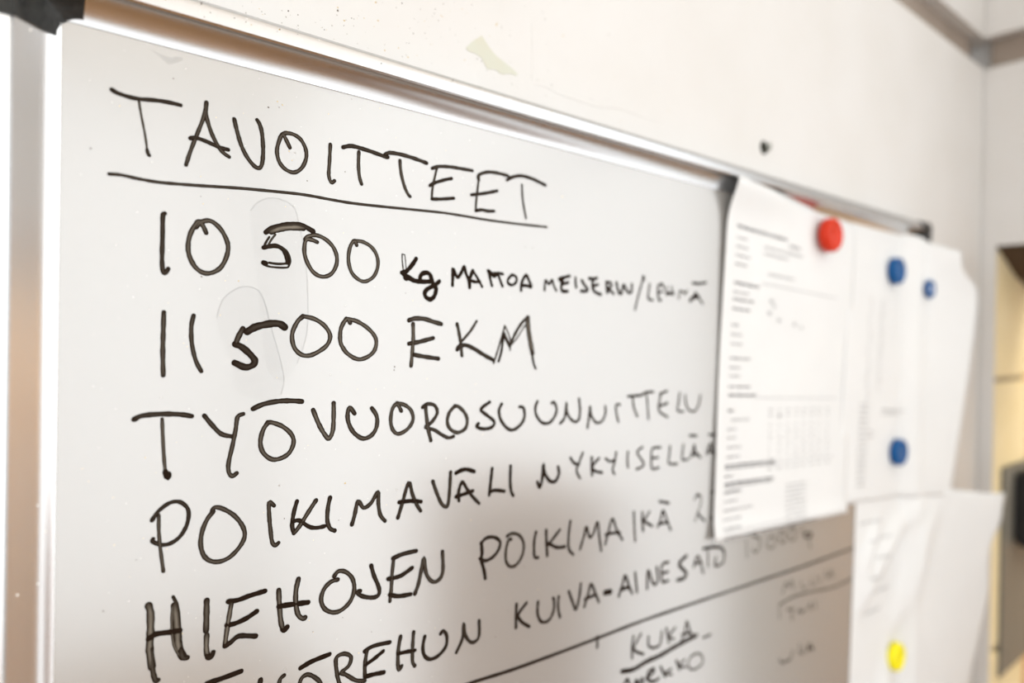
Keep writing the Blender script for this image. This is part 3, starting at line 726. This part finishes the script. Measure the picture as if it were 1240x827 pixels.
for k, s in enumerate(SM):
    flatpoly(s, -.00002 - k * .00001, 'wiped_smear', M['smear'])
    bm = bmesh.new(); P = catmull(s[:9], 8)
    for a, b in zip(P, P[1:]):
        dx, dz = b[0] - a[0], b[1] - a[1]; l = math.hypot(dx, dz) or 1; nx, nz = -dz / l * .0004, dx / l * .0004
        bm.faces.new([bm.verts.new((x, -.00004, z + EYE)) for x, z in ((a[0] - nx, a[1] - nz), (a[0] + nx, a[1] + nz), (b[0] + nx, b[1] + nz), (b[0] - nx, b[1] - nz))])
    wobj('smear_edge', bm, M['smear_edge'])
flatpoly([(0.0646, 0.1222), (0.0695, 0.1195), (0.0728, 0.1175), (0.0784, 0.1212), (0.0757, 0.1218), (0.0727, 0.1205)], -.00003, 'wiped_smear', M['smear_edge'])
bw = {c: bmesh.new() for c in cols + ('speck_pale',)}
for x, z in KB: speck(bw[random.choice(('speck_dark', 'speck_ochre', 'speck_dark', 'speck_grey'))], x, 0, z + EYE, random.uniform(.0002, .0005))
for i in range(300):
    x = abs(random.gauss(.05, .16)) + .04; z = random.uniform(-.2, .123)
    if x < .5: speck(bw[random.choice(('speck_ochre', 'speck_grey', 'speck_grey'))], x, 0, z + EYE, random.uniform(.0001, .00028))
for i in range(60):
    x = abs(random.gauss(.06, .12)) + .06; speck(bw[random.choice(('speck_pale', 'speck_pale', 'speck_ochre', 'speck_dark'))], x, -DEP - .001, .1375 + random.uniform(0, .006) + EYE, random.uniform(.0002, .0004))
for x, z in ((.0225, .115), (.027, -.068), (.0275, -.099), (.0205, -.100), (.03, -.079)):
    d_ = XJ - x; speck(bw['speck_pale'], x, -cove(d_, WL) - .0003, z + EYE, .0005)
for c in bw:
    tag(wobj('dirt_speck', bw[c], M[c]), kind='stuff')

# screw left in the wall above the board
sw = empty('wall_screw', (.5743, YW, EYE + .1788)); tag(sw, 'old steel screw in a dark plug, in the wall above the board frame', 'screw')
def lathe(prof, seg=28, axis='y'):
    bm = bmesh.new(); rings = []
    for r, h in prof:
        if r < 1e-6: rings.append([bm.verts.new((0, -h, 0))])
        else: rings.append([bm.verts.new((r * math.cos(2 * PI * i / seg), -h, r * math.sin(2 * PI * i / seg))) for i in range(seg)])
    for a, b in zip(rings, rings[1:]):
        for i in range(seg):
            k = (i + 1) % seg
            if len(a) == 1: bm.faces.new((a[0], b[k], b[i]))
            elif len(b) == 1: bm.faces.new((a[i], a[k], b[0]))
            else: bm.faces.new((a[i], a[k], b[k], b[i]))
    return bm
obj('plug', lathe([(0, .0012), (.0045, .0012), (.0058, .0006), (.0062, 0), (0, 0)], 20), M['dark'], sw)
o = obj('screw_head', lathe([(0, .0050), (.0012, .0050), (.0014, .0058), (.0036, .0056), (.0043, .0044), (.0040, .0038), (.0018, .0035), (.0018, .001), (0, .001)], 20), M['steel'], sw, True); o.rotation_euler = (.25, 0, .2); o.location = (.0006, 0, .001)

# black box fixed to the reveal; the grey panel behind it paints in shade
bb = empty('wall_box', (XC + .135, OY1, EYE - .305)); tag(bb, 'black box fixed to the cream blocks beyond the room corner, over a grey panel of painted shade', 'box')
boxo('shade_panel', (-.095, -.004, -.19), (.06, 0, .125), M['plate'], bb, .002)
boxo('housing', (-.045, -.032, 0), (.045, -.004, .115), M['black'], bb, .006)
boxo('cover', (-.038, -.037, .008), (.038, -.0322, .107), M['black'], bb, .003)
bm = bmesh.new(); box(bm, (-.004, -.041, .05), (.004, -.0372, .062), .001); obj('latch', bm, M['steel'], bb)

# ------------------------------------------------------------------ papers
def sm(a, b, x):
    t = min(1, max(0, (x - a) / (b - a))); return t * t * (3 - 2 * t)
def sheet(name, label, x0, z0, wd, ht, rot, dep, mark, nx=44, ny=56, droop=lambda X, b: 0):
    """paper hanging on the board; x0,z0 top left corner; dep(X, a, b) distance in front of the writing surface"""
    c, s = math.cos(rot), math.sin(rot)
    cols_ = []
    def P(a, b, extra=0.0):
        # walk along the paper so that its length is kept while it curls
        X = x0 + a * c - b * s; Z = z0 - a * s - b * c
        return X, Z
    def surf(a, b, lift=0.0):
        # integrate horizontal shrink
        n = 24; x = x0 - b * s; prev = dep(x, 0, b); st_ = a / n if a > 0 else 0
        for i in range(n):
            if st_ == 0: break
            nx_ = x + st_ * c; dd = dep(nx_, (i + 1) * st_, b) - prev
            q = math.sqrt(max(.05, 1 - min(.9, (dd / max(1e-9, st_)) ** 2))); x += st_ * c * q; prev = dep(x, (i + 1) * st_, b)
        return Vector((x, -(prev + lift), z0 - a * s - b * c - droop(x, b) + EYE))
    e = empty(name, surf(0, 0)); tag(e, label, 'paper', 'paper sheets hanging on the right of the board'); o0 = Vector(e.location)
    bm = bmesh.new(); g = [[bm.verts.new(surf(wd * i / nx, ht * j / ny) - o0) for j in range(ny + 1)] for i in range(nx + 1)]
    g2 = [[bm.verts.new(v.co + Vector((0, .00022, 0))) for v in r] for r in g]
    for i in range(nx):
        for j in range(ny):
            bm.faces.new((g[i][j], g[i + 1][j], g[i + 1][j + 1], g[i][j + 1])); bm.faces.new((g2[i][j], g2[i][j + 1], g2[i + 1][j + 1], g2[i + 1][j]))
    for i in range(nx):
        for j in (0, ny): bm.faces.new((g[i][j], g[i + 1][j], g2[i + 1][j], g2[i][j]))
    for j in range(ny):
        for i in (0, nx): bm.faces.new((g[i][j], g[i][j + 1], g2[i][j + 1], g2[i][j]))
    obj('page', bm, M['paper'], e, True)
    for nm, mt, rects in mark:
        bm = bmesh.new()
        for a0, b0, a1, b1 in rects:
            k = max(1, int((a1 - a0) / .006)); kk = max(1, int((b1 - b0) / .006))
            G = [[bm.verts.new(surf(a0 + (a1 - a0) * i / k, b0 + (b1 - b0) * j / kk, .0002) - o0) for j in range(kk + 1)] for i in range(k + 1)]
            for i in range(k):
                for j in range(kk): bm.faces.new((G[i][j], G[i + 1][j], G[i + 1][j + 1], G[i][j + 1]))
        tag(obj(nm, bm, mt, e), kind='stuff')
    return e, surf
def words(a, b, length, h=.0017, gap=.0016):
    out = []; x = a
    while x < a + length - .001:
        l = min(random.uniform(.003, .011), a + length - x); 
        y = x
        while y < x + l - .0004:                 # letters inside a word
            q = random.uniform(.0007, .0012); out.append((y, b + random.uniform(-.0002, .0004), min(y + q, x + l), b + h)); y += q + .0005
        x += l + gap
    return out
def rule(a0, b, a1, t=.0005): return [(a0, b, a1, b + t)]
# first sheet
T1 = []; T2 = []
T1 += words(.016, .036, .083, .0026); T1 += words(.103, .054 - .013, .022, .002)
for i, l in enumerate((.018, .022, .024, .021)): T2 += words(.016, .046 + i * .0075, l)
T2 += words(.062, .048, .07); T2 += words(.062, .054, .04); T2 += words(.07, .071, .045)
T1 += words(.016, .084, .040, .0024); T2 += words(.016, .092, .025); T1 += words(.016, .098, .033, .002); T1 += words(.016, .106, .029, .002)
T1 += words(.016, .120, .011); T2 += words(.016, .128, .018); T2 += words(.016, .136, .019)
T1 += words(.016, .148, .033); T2 += words(.016, .156, .018); T2 += words(.016, .163, .018); T1 += words(.016, .172, .034); T1 += words(.016, .179, .046, .0022)
T2 += rule(.06, .081, .20, .0006); T2 += rule(.06, .182, .21)
T1 += words(.016, .192, .01, .0022); T2 += words(.022, .200, .028); T2 += words(.016, .208, .014); T2 += words(.016, .215, .013); T2 += words(.016, .223, .022); T2 += words(.016, .231, .020)
T1 += words(.014, .238, .08, .0022); T1 += rule(.014, .2412, .095, .0009)
T1 += words(.014, .247, .012); T1 += words(.014, .253, .078, .0026); T1 += rule(.014, .2565, .09, .0007); T1 += words(.014, .260, .026, .0024)
for i, l in enumerate((.022, .045, .028, .026)): T2 += words(.014, .268 + i * .0075, l)
T2 += rule(.014, .2935, .12, .0004)
T1 += words(.014, .302 - .004, .16, .0016)
for x in (.082, .098, .113, .128, .142, .158, .172, .19):
    T2 += words(x, .192, .006); T2 += words(x, .197, .005)
    for j in range(6): T2 += words(x, .206 + j * .0058, random.uniform(.003, .007), .0013)
    T2 += words(x, .245, .007)
for x in (.098,): T1 += words(x, .197, .006, .003)
T2 += rule(.08, .2405, .205)
for x, y in ((.075, .094), (.081, .098), (.073, .105), (.09, .11), (.118, .112), (.132, .114)): T2 += words(x, y, .006, .003)
for j in range(9): T2 += words(.115, .262 + j * .0042, .038, .0012)
S1W, S1H = .237, .300
r1 = math.radians(2.6)
def dep1(X, a, b):
    d_ = .0012 + .0105 * math.exp(-(b / .020) ** 2) * (1 - sm(.02, .17, a)) + .0018 * math.exp(-(a / .02) ** 2) * (1 - .4 * b / .3)
    d_ += .0008 * math.sin(b * 24 + 1) * sm(.0, .03, b) + .003 * sm(.28, .306, b)
    return d_
sheet('printed_sheet', 'printed table sheet with dense rows of text, tilted, hung by the red magnet', .4955, .1362, S1W, S1H, r1, dep1, [('printed_text', M['print'], T1), ('printed_table', M['print_light'], T2)])
# second sheet: hangs over the frame and curls off the board
T1 = []; T2 = []
for j in range(22): T2 += words(.052 + .003 * math.sin(j), .085 + j * .0052, .006, .0012)
for j in range(20): T2 += words(.080, .085 + j * .0052, .009 * random.random() + .004, .0012)
for j in range(16): (T1 if j in (1, 6) else T2).extend(words(.040, .2 + j * .0058, .022 + (.016 if j in (5, 6) else 0), .0015))
T2 += words(.096, .205, .055, .002); T2 += words(.096, .21, .05, .0012)
def dep2(X, a, b):
    t = b / .3
    base = .0012 + .0118 * sm(.850, .886, X)
    curl = (.010 + .022 * max(0, 1 - t) + .018 * math.exp(-(t / .14) ** 2)) * (max(0, X - .892) / .048) ** 1.15
    return base + min(curl, .058)
sheet('loose_sheet', 'white sheet under the two large blue magnets, its free edge curling off the board', .724, .139, .251, .306, math.radians(4.0), dep2, [('printed_text', M['print_light'], T1), ('printed_table', M['print_light'], T2)], droop=lambda X, b: .013 * sm(.86, .945, X) * (1 - b / .303))
# third sheet
T2 = []
for j, (a, l) in enumerate(((.012, .05), (.03, .055), (.05, .03), (.03, .05), (.05, .045), (.03, .04))): T2 += words(a, .028 + j * .02, l, .0018)
def dep3(X, a, b):
    base = .0006 + .0120 * sm(.855, .888, X)
    curl = (.0425 - .035 * min(1, b / .30)) * (max(0, X - .900) / .115) ** 1.3
    press = math.exp(-((X - .8430) ** 2 + (b - .180) ** 2) / .0009)
    u = (X - .745) * .80 + b * .60; v_ = -(X - .745) * .60 + b * .80
    f = .0080 * math.exp(-((u - .100 + .3 * v_) / .014) ** 2) + .0067 * math.exp(-((u - .060) / .010) ** 2) * sm(.0, .05, b) + .0076 * math.exp(-((u - .165 - .2 * v_) / .018) ** 2)
    return base + curl + f * sm(0, .03, a) * sm(.0, .05, b) * (1 - press)
sheet('crumpled_sheet', 'large creased sheet below the others, held by the yellow magnet', .7465, -.1640, .294, .34, math.radians(2.5), dep3, [('printed_text', M['print_light'], T2)], 70, 70, droop=lambda X, b: .008 * sm(.9, 1.02, X) * (1 - b / .34))

# ------------------------------------------------------------------ magnets
def magnet(name, label, x, z, dep_, r, h, mt, group='round magnets on the board', tilt=(0, 0)):
    o = obj(name, lathe([(0, 0), (r * .93, 0), (r, .0006), (r, h * .62), (r * .97, h * .82), (r * .88, h * .96), (r * .74, h), (r * .70, h * .93), (0, h * .9)], 40), mt, None, True, (x, -dep_, z + EYE))
    o.rotation_euler = (tilt[0], 0, tilt[1]); tag(o, label, 'magnet', group); return o
magnet('magnet', 'round red magnet at the top edge of the tilted table sheet', .6591, .1054, .0062, .0165, .010, M['red'])
magnet('magnet', 'upper of the two large blue magnets, near the top right corner', .8257, .0833, .0018, .0152, .0095, M['blue'])
magnet('magnet', 'lower of the two large blue magnets, below the printed columns', .8408, -.1231, .0018, .0152, .0095, M['blue'])
magnet('magnet', 'round yellow magnet on the crumpled sheet at the bottom right', .8430, -.3585, .0018, .0158, .0095, M['yellow'])
rg = empty('ring_magnet', (.8935, -.0142, EYE + .0663)); tag(rg, 'small blue ring magnet with a pale centre, on the right frame rail', 'magnet', 'round magnets on the board')
obj('ring', lathe([(.0060, 0), (.0100, 0), (.0108, .001), (.0108, .004), (.0096, .0055), (.0070, .0055), (.0060, .004), (.0060, 0)], 32), M['blue'], rg, True)
obj('centre', lathe([(0, .001), (.0059, .001), (.0059, .0040), (0, .0046)], 24), M['pale_blue'], rg, True)

# ------------------------------------------------------------------ oak cupboard by the right wall (seen as a reflection in the board)
cb = empty('cupboard', (XC - .17, -.87, 0)); tag(cb, 'narrow brown wooden cupboard against the right wall, seen only reflected in the board', 'cupboard')
boxo('body', (-.12, -.16, .06), (.14, .16, 1.13), M['wood'], cb, .002); boxo('top', (-.14, -.18, 1.131), (.15, .18, 1.16), M['wood'], cb, .004)
boxo('plinth', (-.10, -.14, 0), (.12, .14, .059), M['wood'], cb)
d_ = boxo('door', (-.140, -.155, .08), (-.1205, .155, 1.11), M['wood'], cb, .003)
k_ = obj('knob', lathe([(0, 0), (.006, 0), (.006, .012), (.013, .018), (.013, .024), (0, .028)], 16), M['knob'], d_, True, (-.140, .12, .72)); k_.rotation_euler = (0, 0, -PI / 2)
